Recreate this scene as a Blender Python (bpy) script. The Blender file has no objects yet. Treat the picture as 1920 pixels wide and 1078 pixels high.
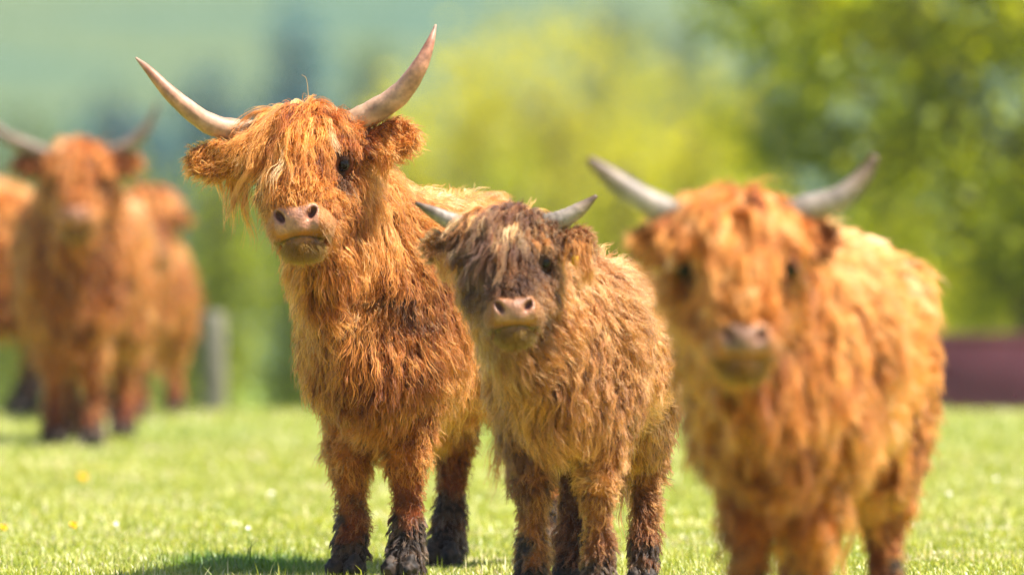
import bpy, math, random
import numpy as np
from mathutils import Vector, Matrix, kdtree

random.seed(7)
rng = np.random.default_rng(11)
R = math.radians
scene = bpy.context.scene
col = scene.collection

# ------------------------------------------------------------------ camera
F_PX = 19800.0            # focal length in pixels of the 1920 px wide photograph
CAM_Z = 1.136
HOR = 340.0               # image row of the horizon
PITCH = math.atan((539 - HOR) / F_PX)
cam = bpy.data.cameras.new('camera')
cam.lens = F_PX * 36.0 / 1920.0
cam.sensor_width = 36.0
cam.clip_start = 0.5
cam.clip_end = 6000
cam.dof.use_dof = True
cam.dof.focus_distance = 29.55
cam.dof.aperture_fstop = 2.8
cam.dof.aperture_blades = 0
cam_o = bpy.data.objects.new('camera', cam)
col.objects.link(cam_o)
cam_o.location = (0, 0, CAM_Z)
cam_o.rotation_euler = (R(90) - PITCH, 0, 0)
scene.camera = cam_o

# ------------------------------------------------------------------ sky, sun, exposure
SUN_EL, SUN_AZ = 61.0, 98.0          # azimuth clockwise from +Y (view direction); 90 = from image right
world = bpy.data.worlds.new('World')
scene.world = world
world.use_nodes = True
wn = world.node_tree
for n in list(wn.nodes):
    wn.nodes.remove(n)
w_out = wn.nodes.new('ShaderNodeOutputWorld')
w_bg = wn.nodes.new('ShaderNodeBackground')
w_sky = wn.nodes.new('ShaderNodeTexSky')
w_sky.sky_type = 'NISHITA'
w_sky.sun_disc = False
w_sky.sun_elevation = R(SUN_EL)
w_sky.sun_rotation = R(SUN_AZ)
w_sky.dust_density = 1.5
w_bg.inputs['Strength'].default_value = 0.095
wn.links.new(w_sky.outputs[0], w_bg.inputs['Color'])
wn.links.new(w_bg.outputs[0], w_out.inputs['Surface'])

sun = bpy.data.lights.new('sun', 'SUN')
sun.energy = 5.0
sun.angle = R(0.5)
sun.color = (1.0, 0.94, 0.84)
sun_o = bpy.data.objects.new('sun', sun)
col.objects.link(sun_o)
sv = Vector((math.cos(R(SUN_EL)) * math.sin(R(SUN_AZ)), math.cos(R(SUN_EL)) * math.cos(R(SUN_AZ)), math.sin(R(SUN_EL))))
sun_o.rotation_euler = (-sv).to_track_quat('-Z', 'Y').to_euler()
sun_o.location = (20, 10, 40)

scene.view_settings.view_transform = 'Standard'
scene.view_settings.look = 'None'
scene.view_settings.gamma = 1.0
scene.view_settings.use_curve_mapping = False
scene.view_settings.exposure = 1.62
scene.render.engine = 'CYCLES'
scene.cycles.use_denoising = True
try:
    scene.cycles.denoiser = 'OPENIMAGEDENOISE'
except Exception:
    pass
scene.cycles.denoising_prefilter = 'FAST'
scene.cycles.max_bounces = 6
scene.cycles.transmission_bounces = 5
scene.cycles.diffuse_bounces = 2
scene.cycles.volume_bounces = 0
scene.cycles.use_adaptive_sampling = True
scene.cycles.adaptive_threshold = 0.015
scene.cycles_curves.shape = 'RIBBONS'
scene.cycles_curves.subdivisions = 2


# ------------------------------------------------------------------ helpers
def at(px, py, d):
    """world point seen at pixel (px, py) of the photograph, d metres along +Y"""
    a = math.atan((539 - py) / F_PX) - PITCH
    return np.array([(px - 960) / F_PX * d, d, CAM_Z + math.tan(a) * d])


def lin(r, g, b):
    f = lambda c: (c / 255) / 12.92 if c / 255 <= 0.04045 else ((c / 255 + 0.055) / 1.055) ** 2.4
    return np.array([f(r), f(g), f(b)])


def nrm(v):
    return v / np.maximum(np.linalg.norm(v, axis=-1, keepdims=True), 1e-9)


class Noise:
    """smooth sum-of-sines noise, about -1..1"""
    def __init__(self, freq, seed, n=14):
        r = np.random.default_rng(seed)
        self.k = nrm(r.normal(size=(n, 3))) * freq * r.uniform(0.55, 1.5, (n, 1)) * 2 * math.pi
        self.ph = r.uniform(0, 2 * math.pi, n)
        self.s = math.sqrt(2.0 / n) * 0.75

    def __call__(self, p):
        return np.sin(p @ self.k.T + self.ph).sum(axis=-1) * self.s


def tag(o, label=None, cat=None, group=None, kind=None):
    if label: o['label'] = label
    if cat: o['category'] = cat
    if group: o['group'] = group
    if kind: o['kind'] = kind
    return o


def empty(name, loc):
    o = bpy.data.objects.new(name, None)
    o.empty_display_size = 0.2
    col.objects.link(o)
    o.location = loc
    return o


def mesh_np(name, verts, quads=None, tris=None, mat=None, parent=None, smooth=True, colors=None):
    me = bpy.data.meshes.new(name)
    verts = np.asarray(verts, np.float32)
    nq = 0 if quads is None else len(quads)
    nt = 0 if tris is None else len(tris)
    idx = []
    if nq: idx.append(np.asarray(quads, np.int32).ravel())
    if nt: idx.append(np.asarray(tris, np.int32).ravel())
    idx = np.concatenate(idx)
    me.vertices.add(len(verts))
    me.vertices.foreach_set('co', verts.ravel())
    me.loops.add(len(idx))
    me.loops.foreach_set('vertex_index', idx)
    me.polygons.add(nq + nt)
    starts = np.concatenate([np.arange(nq) * 4, nq * 4 + np.arange(nt) * 3]).astype(np.int32)
    me.polygons.foreach_set('loop_start', starts)
    me.update(calc_edges=True)
    me.validate()
    if smooth:
        me.polygons.foreach_set('use_smooth', np.ones(len(me.polygons), bool))
    if colors is not None:
        ca = me.attributes.new('tint', 'FLOAT_COLOR', 'POINT')
        c4 = np.ones((len(verts), 4), np.float32)
        c4[:, :3] = colors
        ca.data.foreach_set('color', c4.ravel())
    o = bpy.data.objects.new(name, me)
    if mat: me.materials.append(mat)
    col.objects.link(o)
    if parent: o.parent = parent
    return o


class MB:
    """collects boxes, tubes and lathes into one mesh"""
    def __init__(self):
        self.v, self.q, self.t, self.n = [], [], [], 0

    def add(self, v, q=(), t=()):
        v = np.asarray(v, float)
        if len(q): self.q.append(np.asarray(q) + self.n)
        if len(t): self.t.append(np.asarray(t) + self.n)
        self.v.append(v); self.n += len(v)

    def box(self, lo, hi, bev=0.0):
        (x0, y0, z0), (x1, y1, z1) = lo, hi
        b = bev
        rings = [(b, z0), (0, z0 + b), (0, z1 - b), (b, z1)] if b else [(0, z0), (0, z1)]
        v = []
        for i, z in rings:
            v += [(x0 + i, y0 + i, z), (x1 - i, y0 + i, z), (x1 - i, y1 - i, z), (x0 + i, y1 - i, z)]
        n = len(rings)
        q = [[3, 2, 1, 0], [4 * n - 4, 4 * n - 3, 4 * n - 2, 4 * n - 1]]
        for k in range(n - 1):
            for j in range(4):
                a, c = 4 * k + j, 4 * k + (j + 1) % 4
                q.append([a, c, c + 4, a + 4])
        self.add(v, q)

    def tube(self, pts, rad, sides=10, caps=True):
        pts = np.asarray(pts, float); m = len(pts)
        tan = nrm(np.gradient(pts, axis=0))
        ref = np.array([0.31, 0.77, 0.55])
        v = []
        u = nrm(np.cross(tan[0], ref))
        for i in range(m):
            u = nrm(u - np.dot(u, tan[i]) * tan[i])
            w = np.cross(tan[i], u)
            for s in range(sides):
                a = 2 * math.pi * s / sides
                v.append(pts[i] + rad[i] * (math.cos(a) * u + math.sin(a) * w))
        q = []
        for i in range(m - 1):
            for s in range(sides):
                q.append([i * sides + s, i * sides + (s + 1) % sides, (i + 1) * sides + (s + 1) % sides, (i + 1) * sides + s])
        t = []
        if caps:
            v.append(pts[0]); v.append(pts[-1]); a, b = len(v) - 2, len(v) - 1
            for s in range(sides):
                t.append([a, (s + 1) % sides, s])
                t.append([b, (m - 1) * sides + s, (m - 1) * sides + (s + 1) % sides])
        self.add(v, q, t)

    def build(self, name, mat, parent=None, smooth=True, colors=None):
        return mesh_np(name, np.concatenate(self.v), np.concatenate(self.q) if self.q else None,
                       np.concatenate(self.t) if self.t else None, mat, parent, smooth, colors)


def catmull(pts, n):
    pts = np.asarray(pts, float)
    P = np.vstack([2 * pts[0] - pts[1], pts, 2 * pts[-1] - pts[-2]])
    out = []
    m = len(pts) - 1
    for u in np.linspace(0, m, n):
        i = min(int(u), m - 1); t = u - i
        p0, p1, p2, p3 = P[i], P[i + 1], P[i + 2], P[i + 3]
        out.append(0.5 * (2 * p1 + (p2 - p0) * t + (2 * p0 - 5 * p1 + 4 * p2 - p3) * t ** 2 + (3 * p1 - p0 - 3 * p2 + p3) * t ** 3))
    return np.array(out)


# ------------------------------------------------------------------ materials
def new_mat(name):
    m = bpy.data.materials.new(name)
    m.use_nodes = True
    nt = m.node_tree
    for n in list(nt.nodes):
        nt.nodes.remove(n)
    out = nt.nodes.new('ShaderNodeOutputMaterial')
    return m, nt, out


def N(nt, t, **kw):
    n = nt.nodes.new(t)
    for k, v in kw.items():
        if k.startswith('in_'):
            n.inputs[k[3:].replace('_', ' ')].default_value = v
        else:
            setattr(n, k, v)
    return n


def noise_mix(nt, ca, cb, scale, detail=4.0, lo=0.35, hi=0.65, coord='Object'):
    tc = N(nt, 'ShaderNodeTexCoord')
    nz = N(nt, 'ShaderNodeTexNoise')
    nz.inputs['Scale'].default_value = scale
    nz.inputs['Detail'].default_value = detail
    nt.links.new(tc.outputs[coord], nz.inputs['Vector'])
    rp = N(nt, 'ShaderNodeValToRGB')
    rp.color_ramp.elements[0].position = lo
    rp.color_ramp.elements[1].position = hi
    rp.color_ramp.elements[0].color = (*ca, 1)
    rp.color_ramp.elements[1].color = (*cb, 1)
    nt.links.new(nz.outputs['Fac'], rp.inputs['Fac'])
    return rp, nz


def plain_mat(name, ca, cb, scale, rough=0.85, bump=0.3, spec=0.3):
    m, nt, out = new_mat(name)
    b = N(nt, 'ShaderNodeBsdfPrincipled')
    b.inputs['Roughness'].default_value = rough
    b.inputs['Specular IOR Level'].default_value = spec
    rp, nz = noise_mix(nt, ca, cb, scale)
    nt.links.new(rp.outputs['Color'], b.inputs['Base Color'])
    bp = N(nt, 'ShaderNodeBump')
    bp.inputs['Strength'].default_value = bump
    bp.inputs['Distance'].default_value = 0.01
    nt.links.new(nz.outputs['Fac'], bp.inputs['Height'])
    nt.links.new(bp.outputs['Normal'], b.inputs['Normal'])
    nt.links.new(b.outputs[0], out.inputs['Surface'])
    return m


def tint_mat(name, rough=0.5, spec=0.5, bump=0.0, bscale=200.0, sub=0.0, coat=0.0):
    m, nt, out = new_mat(name)
    at_ = N(nt, 'ShaderNodeAttribute', attribute_name='tint')
    b = N(nt, 'ShaderNodeBsdfPrincipled')
    b.inputs['Roughness'].default_value = rough
    b.inputs['Specular IOR Level'].default_value = spec
    b.inputs['Coat Weight'].default_value = coat
    tc = N(nt, 'ShaderNodeTexCoord')
    nz = N(nt, 'ShaderNodeTexNoise')
    nz.inputs['Scale'].default_value = bscale
    nz.inputs['Detail'].default_value = 5
    nt.links.new(tc.outputs['Object'], nz.inputs['Vector'])
    mr = N(nt, 'ShaderNodeMapRange')
    mr.inputs['From Min'].default_value = 0.3
    mr.inputs['From Max'].default_value = 0.7
    mr.inputs['To Min'].default_value = 0.75
    mr.inputs['To Max'].default_value = 1.12
    nt.links.new(nz.outputs['Fac'], mr.inputs['Value'])
    vm = N(nt, 'ShaderNodeVectorMath', operation='SCALE')
    nt.links.new(at_.outputs['Color'], vm.inputs[0])
    nt.links.new(mr.outputs['Result'], vm.inputs['Scale'])
    nt.links.new(vm.outputs['Vector'], b.inputs['Base Color'])
    if bump:
        bp = N(nt, 'ShaderNodeBump')
        bp.inputs['Strength'].default_value = bump
        bp.inputs['Distance'].default_value = 0.003
        nt.links.new(nz.outputs['Fac'], bp.inputs['Height'])
        nt.links.new(bp.outputs['Normal'], b.inputs['Normal'])
    nt.links.new(b.outputs[0], out.inputs['Surface'])
    return m


def leaf_mat(name, trans=0.4, rough=0.5, spec=0.4, sat=1.0):
    """leaf or grass blade: tint attribute, part of the light passes through"""
    m, nt, out = new_mat(name)
    at_ = N(nt, 'ShaderNodeAttribute', attribute_name='tint')
    b = N(nt, 'ShaderNodeBsdfPrincipled')
    b.inputs['Roughness'].default_value = rough
    b.inputs['Specular IOR Level'].default_value = spec
    tr = N(nt, 'ShaderNodeBsdfTranslucent')
    g = N(nt, 'ShaderNodeVectorMath', operation='MULTIPLY')
    g.inputs[1].default_value = (1.2, 1.12, 0.6)
    mx = N(nt, 'ShaderNodeMixShader')
    mx.inputs['Fac'].default_value = trans
    nt.links.new(at_.outputs['Color'], b.inputs['Base Color'])
    nt.links.new(at_.outputs['Color'], g.inputs[0])
    nt.links.new(g.outputs['Vector'], tr.inputs['Color'])
    nt.links.new(b.outputs[0], mx.inputs[1])
    nt.links.new(tr.outputs[0], mx.inputs[2])
    nt.links.new(mx.outputs[0], out.inputs['Surface'])
    return m


def hair_mat(name, rough=0.42):
    m, nt, out = new_mat(name)
    at_ = N(nt, 'ShaderNodeAttribute', attribute_name='tint')
    h = N(nt, 'ShaderNodeBsdfHairPrincipled')
    h.model = 'CHIANG'
    h.parametrization = 'COLOR'
    h.inputs['Roughness'].default_value = rough
    h.inputs['Radial Roughness'].default_value = 0.55
    h.inputs['Coat'].default_value = 0.0
    h.inputs['Random Roughness'].default_value = 0.3
    nt.links.new(at_.outputs['Color'], h.inputs['Color'])
    df = N(nt, 'ShaderNodeBsdfDiffuse')
    sc_ = N(nt, 'ShaderNodeVectorMath', operation='SCALE')
    sc_.inputs['Scale'].default_value = 1.15
    nt.links.new(at_.outputs['Color'], sc_.inputs[0])
    nt.links.new(sc_.outputs['Vector'], df.inputs['Color'])
    mx = N(nt, 'ShaderNodeMixShader')
    mx.inputs['Fac'].default_value = 0.5
    nt.links.new(h.outputs[0], mx.inputs[1])
    nt.links.new(df.outputs[0], mx.inputs[2])
    nt.links.new(mx.outputs[0], out.inputs['Surface'])
    return m


M = {}
M['hair'] = hair_mat('hair')
M['hide'] = tint_mat('hide', rough=0.8, spec=0.2, bump=0.3, bscale=60)
M['nose'] = tint_mat('nose_skin', rough=0.42, spec=0.35, bump=0.8, bscale=170)
M['horn'] = tint_mat('horn', rough=0.5, spec=0.28, bump=0.4, bscale=70)
M['hoof'] = tint_mat('hoof', rough=0.7, spec=0.3, bump=0.8, bscale=90)
M['eye'] = plain_mat('eye', (0.004, 0.003, 0.003), (0.012, 0.008, 0.006), 60, rough=0.16, bump=0.0, spec=0.14)
M['tag'] = plain_mat('yellow_plastic', (0.75, 0.5, 0.01), (0.8, 0.56, 0.02), 40, rough=0.4, bump=0.05)
M['grass'] = leaf_mat('grass_blade', 0.35, 0.42, 0.5)
M['leaf'] = leaf_mat('leaf', 0.5, 0.5, 0.25)
M['bark'] = plain_mat('bark', (0.05, 0.035, 0.025), (0.12, 0.09, 0.065), 14, bump=0.8)
M['post'] = plain_mat('weathered_post', (0.09, 0.08, 0.057), (0.16, 0.145, 0.105), 12, bump=0.6)
M['wall'] = plain_mat('painted_boards', (0.115, 0.031, 0.042), (0.145, 0.042, 0.055), 5, rough=0.7, bump=0.3)
M['petal'] = plain_mat('white_petal', (0.75, 0.74, 0.7), (0.82, 0.8, 0.78), 60, rough=0.6, bump=0)
M['yellow'] = plain_mat('yellow_petal', (0.75, 0.42, 0.0), (0.8, 0.52, 0.01), 60, rough=0.6, bump=0)
M['stem'] = plain_mat('stem', (0.1, 0.17, 0.03), (0.14, 0.22, 0.04), 60, rough=0.6, bump=0)

# ground: meadow with patches
m, nt, out = new_mat('meadow')
b = N(nt, 'ShaderNodeBsdfPrincipled')
b.inputs['Roughness'].default_value = 0.9
b.inputs['Specular IOR Level'].default_value = 0.15
rp, nz = noise_mix(nt, (0.16, 0.19, 0.025), (0.27, 0.285, 0.05), 0.9, 8.0, 0.3, 0.7)
rp2, nz2 = noise_mix(nt, (0.75, 0.95, 1.1), (1.35, 1.15, 0.8), 0.045, 3.0, 0.42, 0.6)
mul = N(nt, 'ShaderNodeVectorMath', operation='MULTIPLY')
nt.links.new(rp.outputs['Color'], mul.inputs[0])
nt.links.new(rp2.outputs['Color'], mul.inputs[1])
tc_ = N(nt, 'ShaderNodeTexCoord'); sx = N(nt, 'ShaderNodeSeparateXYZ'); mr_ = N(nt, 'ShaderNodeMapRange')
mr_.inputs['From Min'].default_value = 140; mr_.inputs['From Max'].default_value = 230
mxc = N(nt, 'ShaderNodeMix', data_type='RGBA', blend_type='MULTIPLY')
mxc.inputs['B'].default_value = (0.215, 0.32, 0.98, 1)  # bluish distance haze painted into the far pasture colour
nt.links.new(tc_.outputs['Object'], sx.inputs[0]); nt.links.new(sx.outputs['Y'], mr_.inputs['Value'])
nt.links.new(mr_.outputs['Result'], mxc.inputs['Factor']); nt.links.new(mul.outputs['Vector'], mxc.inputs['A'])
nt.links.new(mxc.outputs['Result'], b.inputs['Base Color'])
nt.links.new(b.outputs[0], out.inputs['Surface'])
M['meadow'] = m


# ------------------------------------------------------------------ ground
def ground_z(x, y):
    x = np.asarray(x, float); y = np.asarray(y, float)
    ky = [-400, 51.5, 53, 55, 58, 62, 130, 250, 330, 420, 520, 700, 900, 1300, 3000]
    kz = [0, 0, -0.05, -0.3, -0.8, -1.15, -1.3, -4.0, -3.0, 2.0, 9.0, 26.0, 40.0, 46.0, 46.0]
    z = np.interp(y, ky, kz)
    amp = np.clip((y - 180) / 300, 0, 1)
    z = z + amp * (1.6 * np.sin(x * 0.021 + y * 0.008) + 0.9 * np.sin(x * 0.05 - y * 0.021 + 1.0))
    return z


ys = np.concatenate([np.linspace(-300, 20, 17), np.linspace(24, 50, 14), np.linspace(51, 66, 31), np.linspace(70, 180, 23),
                     np.linspace(190, 900, 72), np.linspace(920, 1500, 30), np.linspace(1600, 3000, 8)])
xs = np.concatenate([np.linspace(-1500, -130, 20), np.linspace(-120, 120, 61), np.linspace(130, 1500, 20)])
GX, GY = np.meshgrid(xs, ys, indexing='ij')
GZ = ground_z(GX, GY)
nx_, ny_ = GX.shape
ii, jj = np.meshgrid(np.arange(nx_ - 1), np.arange(ny_ - 1), indexing='ij')
a = (ii * ny_ + jj).ravel()
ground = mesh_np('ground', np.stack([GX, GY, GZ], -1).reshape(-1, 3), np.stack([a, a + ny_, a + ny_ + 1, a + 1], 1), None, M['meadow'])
tag(ground, kind='structure')


# ------------------------------------------------------------------ trees and bushes
def leaf_cloud(blobs, n, size, palette, seed, clump=0.33, twig=7, shape=0.55, spread=None):
    """leaf quads gathered in twig-sized clumps inside ellipsoids -> verts, quads, colours"""
    r = np.random.default_rng(seed)
    vol = np.array([b[3] * b[4] * b[5] for b in blobs]); vol = vol / vol.sum()
    nc = max(8, n // twig)
    bi = r.choice(len(blobs), nc, p=vol)
    B = np.array(blobs)[bi]
    dirs = nrm(r.normal(size=(nc, 3)))
    rad = r.uniform(0.25, 1.0, nc) ** 0.45
    ctr = B[:, :3] + dirs * rad[:, None] * B[:, 3:6]
    bright = r.uniform(0, 1, nc)
    ci = np.repeat(np.arange(nc), twig)
    m_ = len(ci)
    p = ctr[ci] + r.normal(size=(m_, 3)) * (spread or size * clump * 3.2)
    ax = nrm(r.normal(size=(m_, 3)) * 0.8 + dirs[ci] * 0.7 + np.array([0, 0, -0.3]))
    sd = nrm(np.cross(ax, r.normal(size=(m_, 3))))
    L = size * r.uniform(0.6, 1.35, m_)[:, None]
    W = L * shape
    nn = np.cross(ax, sd)
    v = np.stack([p, p + ax * L * 0.45 + sd * W * 0.5 + nn * L * 0.08, p + ax * L, p + ax * L * 0.45 - sd * W * 0.5 + nn * L * 0.08], 1).reshape(-1, 3)
    q = np.arange(m_ * 4).reshape(-1, 4)
    pal = np.array(palette)
    t = np.clip(bright[ci] * 0.75 + r.uniform(0, 0.25, m_), 0, 0.999) * (len(pal) - 1)
    i0 = t.astype(int); f = (t - i0)[:, None]
    c = pal[i0] * (1 - f) + pal[np.minimum(i0 + 1, len(pal) - 1)] * f
    return v, q, np.repeat(c, 4, axis=0)


def tree(name, loc, blobs, n, size, palette, seed, label, cat='tree', group=None, trunk_r=0.12, twig=7, spread=None):
    """blobs are ellipsoids (x, y, z, rx, ry, rz) in the tree's own frame, z up from its base"""
    root = empty(name, loc)
    tag(root, label, cat, group)
    v, q, c = leaf_cloud(blobs, n, size, palette, seed, twig=twig, spread=spread)
    mesh_np('crown', v, q, None, M['leaf'], root, smooth=False, colors=c)
    r = random.Random(seed)
    mb = MB()
    top = max(b[2] + 0.3 * b[5] for b in blobs)
    trunk = [(r.uniform(-.04, .04) * k, r.uniform(-.04, .04) * k, top * k / 6 - 0.1) for k in range(7)]
    mb.tube(catmull(trunk, 14), np.linspace(trunk_r, trunk_r * 0.25, 14), 8)
    for b in blobs:
        s = min(0.7, max(0.12, (b[2] - b[5]) / top)); k = s * 6
        i = min(5, int(k)); a = np.array(trunk[i])
        e = np.array(b[:3])
        mid = (a + e) / 2 + np.array([0, 0, 0.06 * np.linalg.norm(e - a)])
        mb.tube(catmull([a, mid, e], 8), np.linspace(trunk_r * 0.45, trunk_r * 0.08, 8), 6)
        for _ in range(3):
            e2 = e + np.array([r.uniform(-.8, .8) * b[3], r.uniform(-.8, .8) * b[4], r.uniform(-.3, .8) * b[5]])
            mb.tube(catmull([mid, (mid + e2) / 2 + np.array([0, 0, .03]), e2], 6), np.linspace(trunk_r * 0.25, trunk_r * 0.04, 6), 5)
    mb.build('trunk', M['bark'], root)
    return root


def gz(x, y):
    return float(ground_z(x, y))


YEL = [(0.31, 0.31, 0.02), (0.38, 0.365, 0.026), (0.44, 0.405, 0.03), (0.5, 0.45, 0.038)]
GRN = [(0.10, 0.135, 0.009), (0.18, 0.22, 0.014), (0.25, 0.29, 0.02), (0.31, 0.34, 0.03)]
LIM = [(0.17, 0.2, 0.01), (0.28, 0.31, 0.015), (0.38, 0.38, 0.02), (0.46, 0.44, 0.03)]
BLU = [(0.012, 0.058, 0.092), (0.02, 0.08, 0.12), (0.03, 0.1, 0.13)]  # leaf colours with the blue of distance haze painted in
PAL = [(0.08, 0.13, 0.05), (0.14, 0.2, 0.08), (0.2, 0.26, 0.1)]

YLM = [(0.30, 0.30, 0.012), (0.38, 0.37, 0.016), (0.46, 0.43, 0.02), (0.52, 0.47, 0.03)]
# broad tree at the right, its low crown reaching the ground
TX, TY = 3.3, 68.0
tz = gz(TX, TY)
tree('broadleaf_tree', (TX, TY, tz),
     [(-1.1, -0.2, 2.9, 0.85, 0.9, 0.7), (-0.55, 0.1, 3.9, 0.9, 0.9, 0.8), (0.4, -0.3, 3.1, 0.9, 0.9, 0.8), (-0.5, -0.5, 2.1, 0.7, 0.8, 0.55),
      (0.3, -0.2, 1.75, 0.8, 0.8, 0.5), (1.4, 0, 2.4, 0.9, 0.9, 0.8), (0.6, 0.2, 4.4, 1.0, 1.0, 0.8), (-1.55, 0.2, 3.55, 0.45, 0.5, 0.4), (1.7, 0.1, 3.7, 0.9, 0.9, 0.8)],
     27000, 0.10, [(0.045, 0.068, 0.003), (0.13, 0.175, 0.005), (0.32, 0.36, 0.007), (0.52, 0.51, 0.010), (0.64, 0.58, 0.013)], 5,
     'broadleaf tree with yellow-green leaves at the right, above the red-brown wall', 'tree', trunk_r=0.16, twig=105, spread=0.15)

# yellow-green bushes and trees in the middle distance
def px_tree(name, px, top, d, halfpx, seed, pal, label, n=4500, size=0.13, cat='tree', group=None, squash=1.0, taper=.55):
    s = F_PX / d
    x = (px - 960) / s
    y = d
    z0 = gz(x, y)
    ztop = CAM_Z + (HOR - top) / s
    H = ztop - z0
    w = halfpx / s
    r = random.Random(seed)
    blobs = []
    for k in range(7):
        h = (0.18 + 0.66 * (k / 6.0))
        ww = w * (1.0 - taper * (k / 6.0) ** 2)
        blobs.append((r.uniform(-.45, .45) * ww, r.uniform(-.4, .4) * ww, H * h, ww * 0.72, ww * 0.72, H * 0.17 * squash))
    return tree(name, (x, y, z0), blobs, n, size, pal, seed, label, cat, group, trunk_r=0.05 * H)


MID = 'trees and bushes behind the pasture'
px_tree('bushy_tree', 1020, 95, 128, 340, 21, YEL, 'bright yellow-green bushy tree behind the two cattle in focus', size=0.15, n=9000, group=MID, squash=1.6, taper=.1)
px_tree('bushy_tree', 1290, 165, 122, 210, 22, YLM, 'lime-green bushy tree between the yellow tree and the broadleaf tree', n=5000, group=MID, squash=1.5, taper=.3)
hb = [(235, 300, 96, 120, 31, GRN, 'green bush behind the cattle at the left edge'),
      (400, 285, 92, 130, 32, GRN, 'green bush directly behind the pale fence post'),
      (560, 300, 95, 120, 33, GRN, 'green bush to the left of the tallest-horned animal\'s shoulder'),
      (770, 215, 98, 150, 34, YLM, 'lime-green bush above the back of the tallest-horned animal'),
      (960, 300, 94, 140, 35, LIM, 'lime-green bush behind the calf\'s upright right horn'),
      (1180, 230, 97, 140, 36, YLM, 'lime-green bush behind the blurred animal\'s left horn'),
      (1390, 330, 93, 130, 37, LIM, 'lime-green bush at the foot of the broadleaf tree'),
      (1660, 270, 97, 170, 38, LIM, 'lime-green bush directly behind the broadleaf tree'),
      (1870, 260, 99, 170, 39, LIM, 'lime-green bush above the red-brown wall'),
      (60, 330, 100, 130, 40, GRN, 'green bush at the left edge of the hedge line')]
for a_ in hb:
    px_tree('bush', *a_, n=4200, size=0.095, cat='bush', group=MID, squash=1.3)

# hazy trees in the valley and on the hill
FAR = 'far trees across the valley'
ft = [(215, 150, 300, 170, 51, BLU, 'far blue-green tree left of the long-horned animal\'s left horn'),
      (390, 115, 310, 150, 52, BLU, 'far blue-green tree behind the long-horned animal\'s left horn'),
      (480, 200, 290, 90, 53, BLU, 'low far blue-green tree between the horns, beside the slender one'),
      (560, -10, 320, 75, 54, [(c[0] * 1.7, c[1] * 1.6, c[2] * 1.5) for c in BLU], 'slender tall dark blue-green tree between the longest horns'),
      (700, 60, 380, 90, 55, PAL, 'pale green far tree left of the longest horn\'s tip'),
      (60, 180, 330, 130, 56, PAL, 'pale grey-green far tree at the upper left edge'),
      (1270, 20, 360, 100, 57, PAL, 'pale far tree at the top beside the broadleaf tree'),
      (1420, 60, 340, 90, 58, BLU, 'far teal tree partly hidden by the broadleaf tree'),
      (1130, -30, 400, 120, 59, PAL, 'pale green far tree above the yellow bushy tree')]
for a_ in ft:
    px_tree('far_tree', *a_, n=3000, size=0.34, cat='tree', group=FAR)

# ------------------------------------------------------------------ wall and post
wroot = empty('boundary_wall', (3.9, 58.0, gz(3.9, 58.0) - 0.05))
tag(wroot, 'low red-brown wall at the edge of the pasture, right side', 'wall')
zt = CAM_Z - (632 - HOR) / F_PX * 58 - wroot.location.z
mb = MB()
mb.box((-1.74, -0.02, 0), (1.78, 0.02, zt - 0.03), 0.004)
mb.build('panel', M['wall'], wroot, smooth=False)
mb = MB(); mb.box((-1.76, -0.024, zt - 0.03), (1.8, 0.05, zt + 0.02), 0.008)
mb.build('coping', M['wall'], wroot, smooth=False)
mb = MB()
mb.box((-1.76, 0.023, 0.15), (1.8, 0.07, 0.25), 0.005)
mb.build('rail', M['wall'], wroot, smooth=False)

px_, pd = 400, 57.0
pxw = at(px_, 585, pd)
pz = gz(pxw[0], pd)
mb = MB()
mb.tube([(0, 0, -0.1), (0.005, 0, 0.5), (0.0, 0, pxw[2] - pz - 0.03), (0, 0, pxw[2] - pz)], [0.07, 0.068, 0.066, 0.05], 12)
post = mb.build('fence_post', M['post'])
post.location = (pxw[0], pd, pz)
tag(post, 'pale weathered fence post standing in front of the green bushes', 'post')


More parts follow.
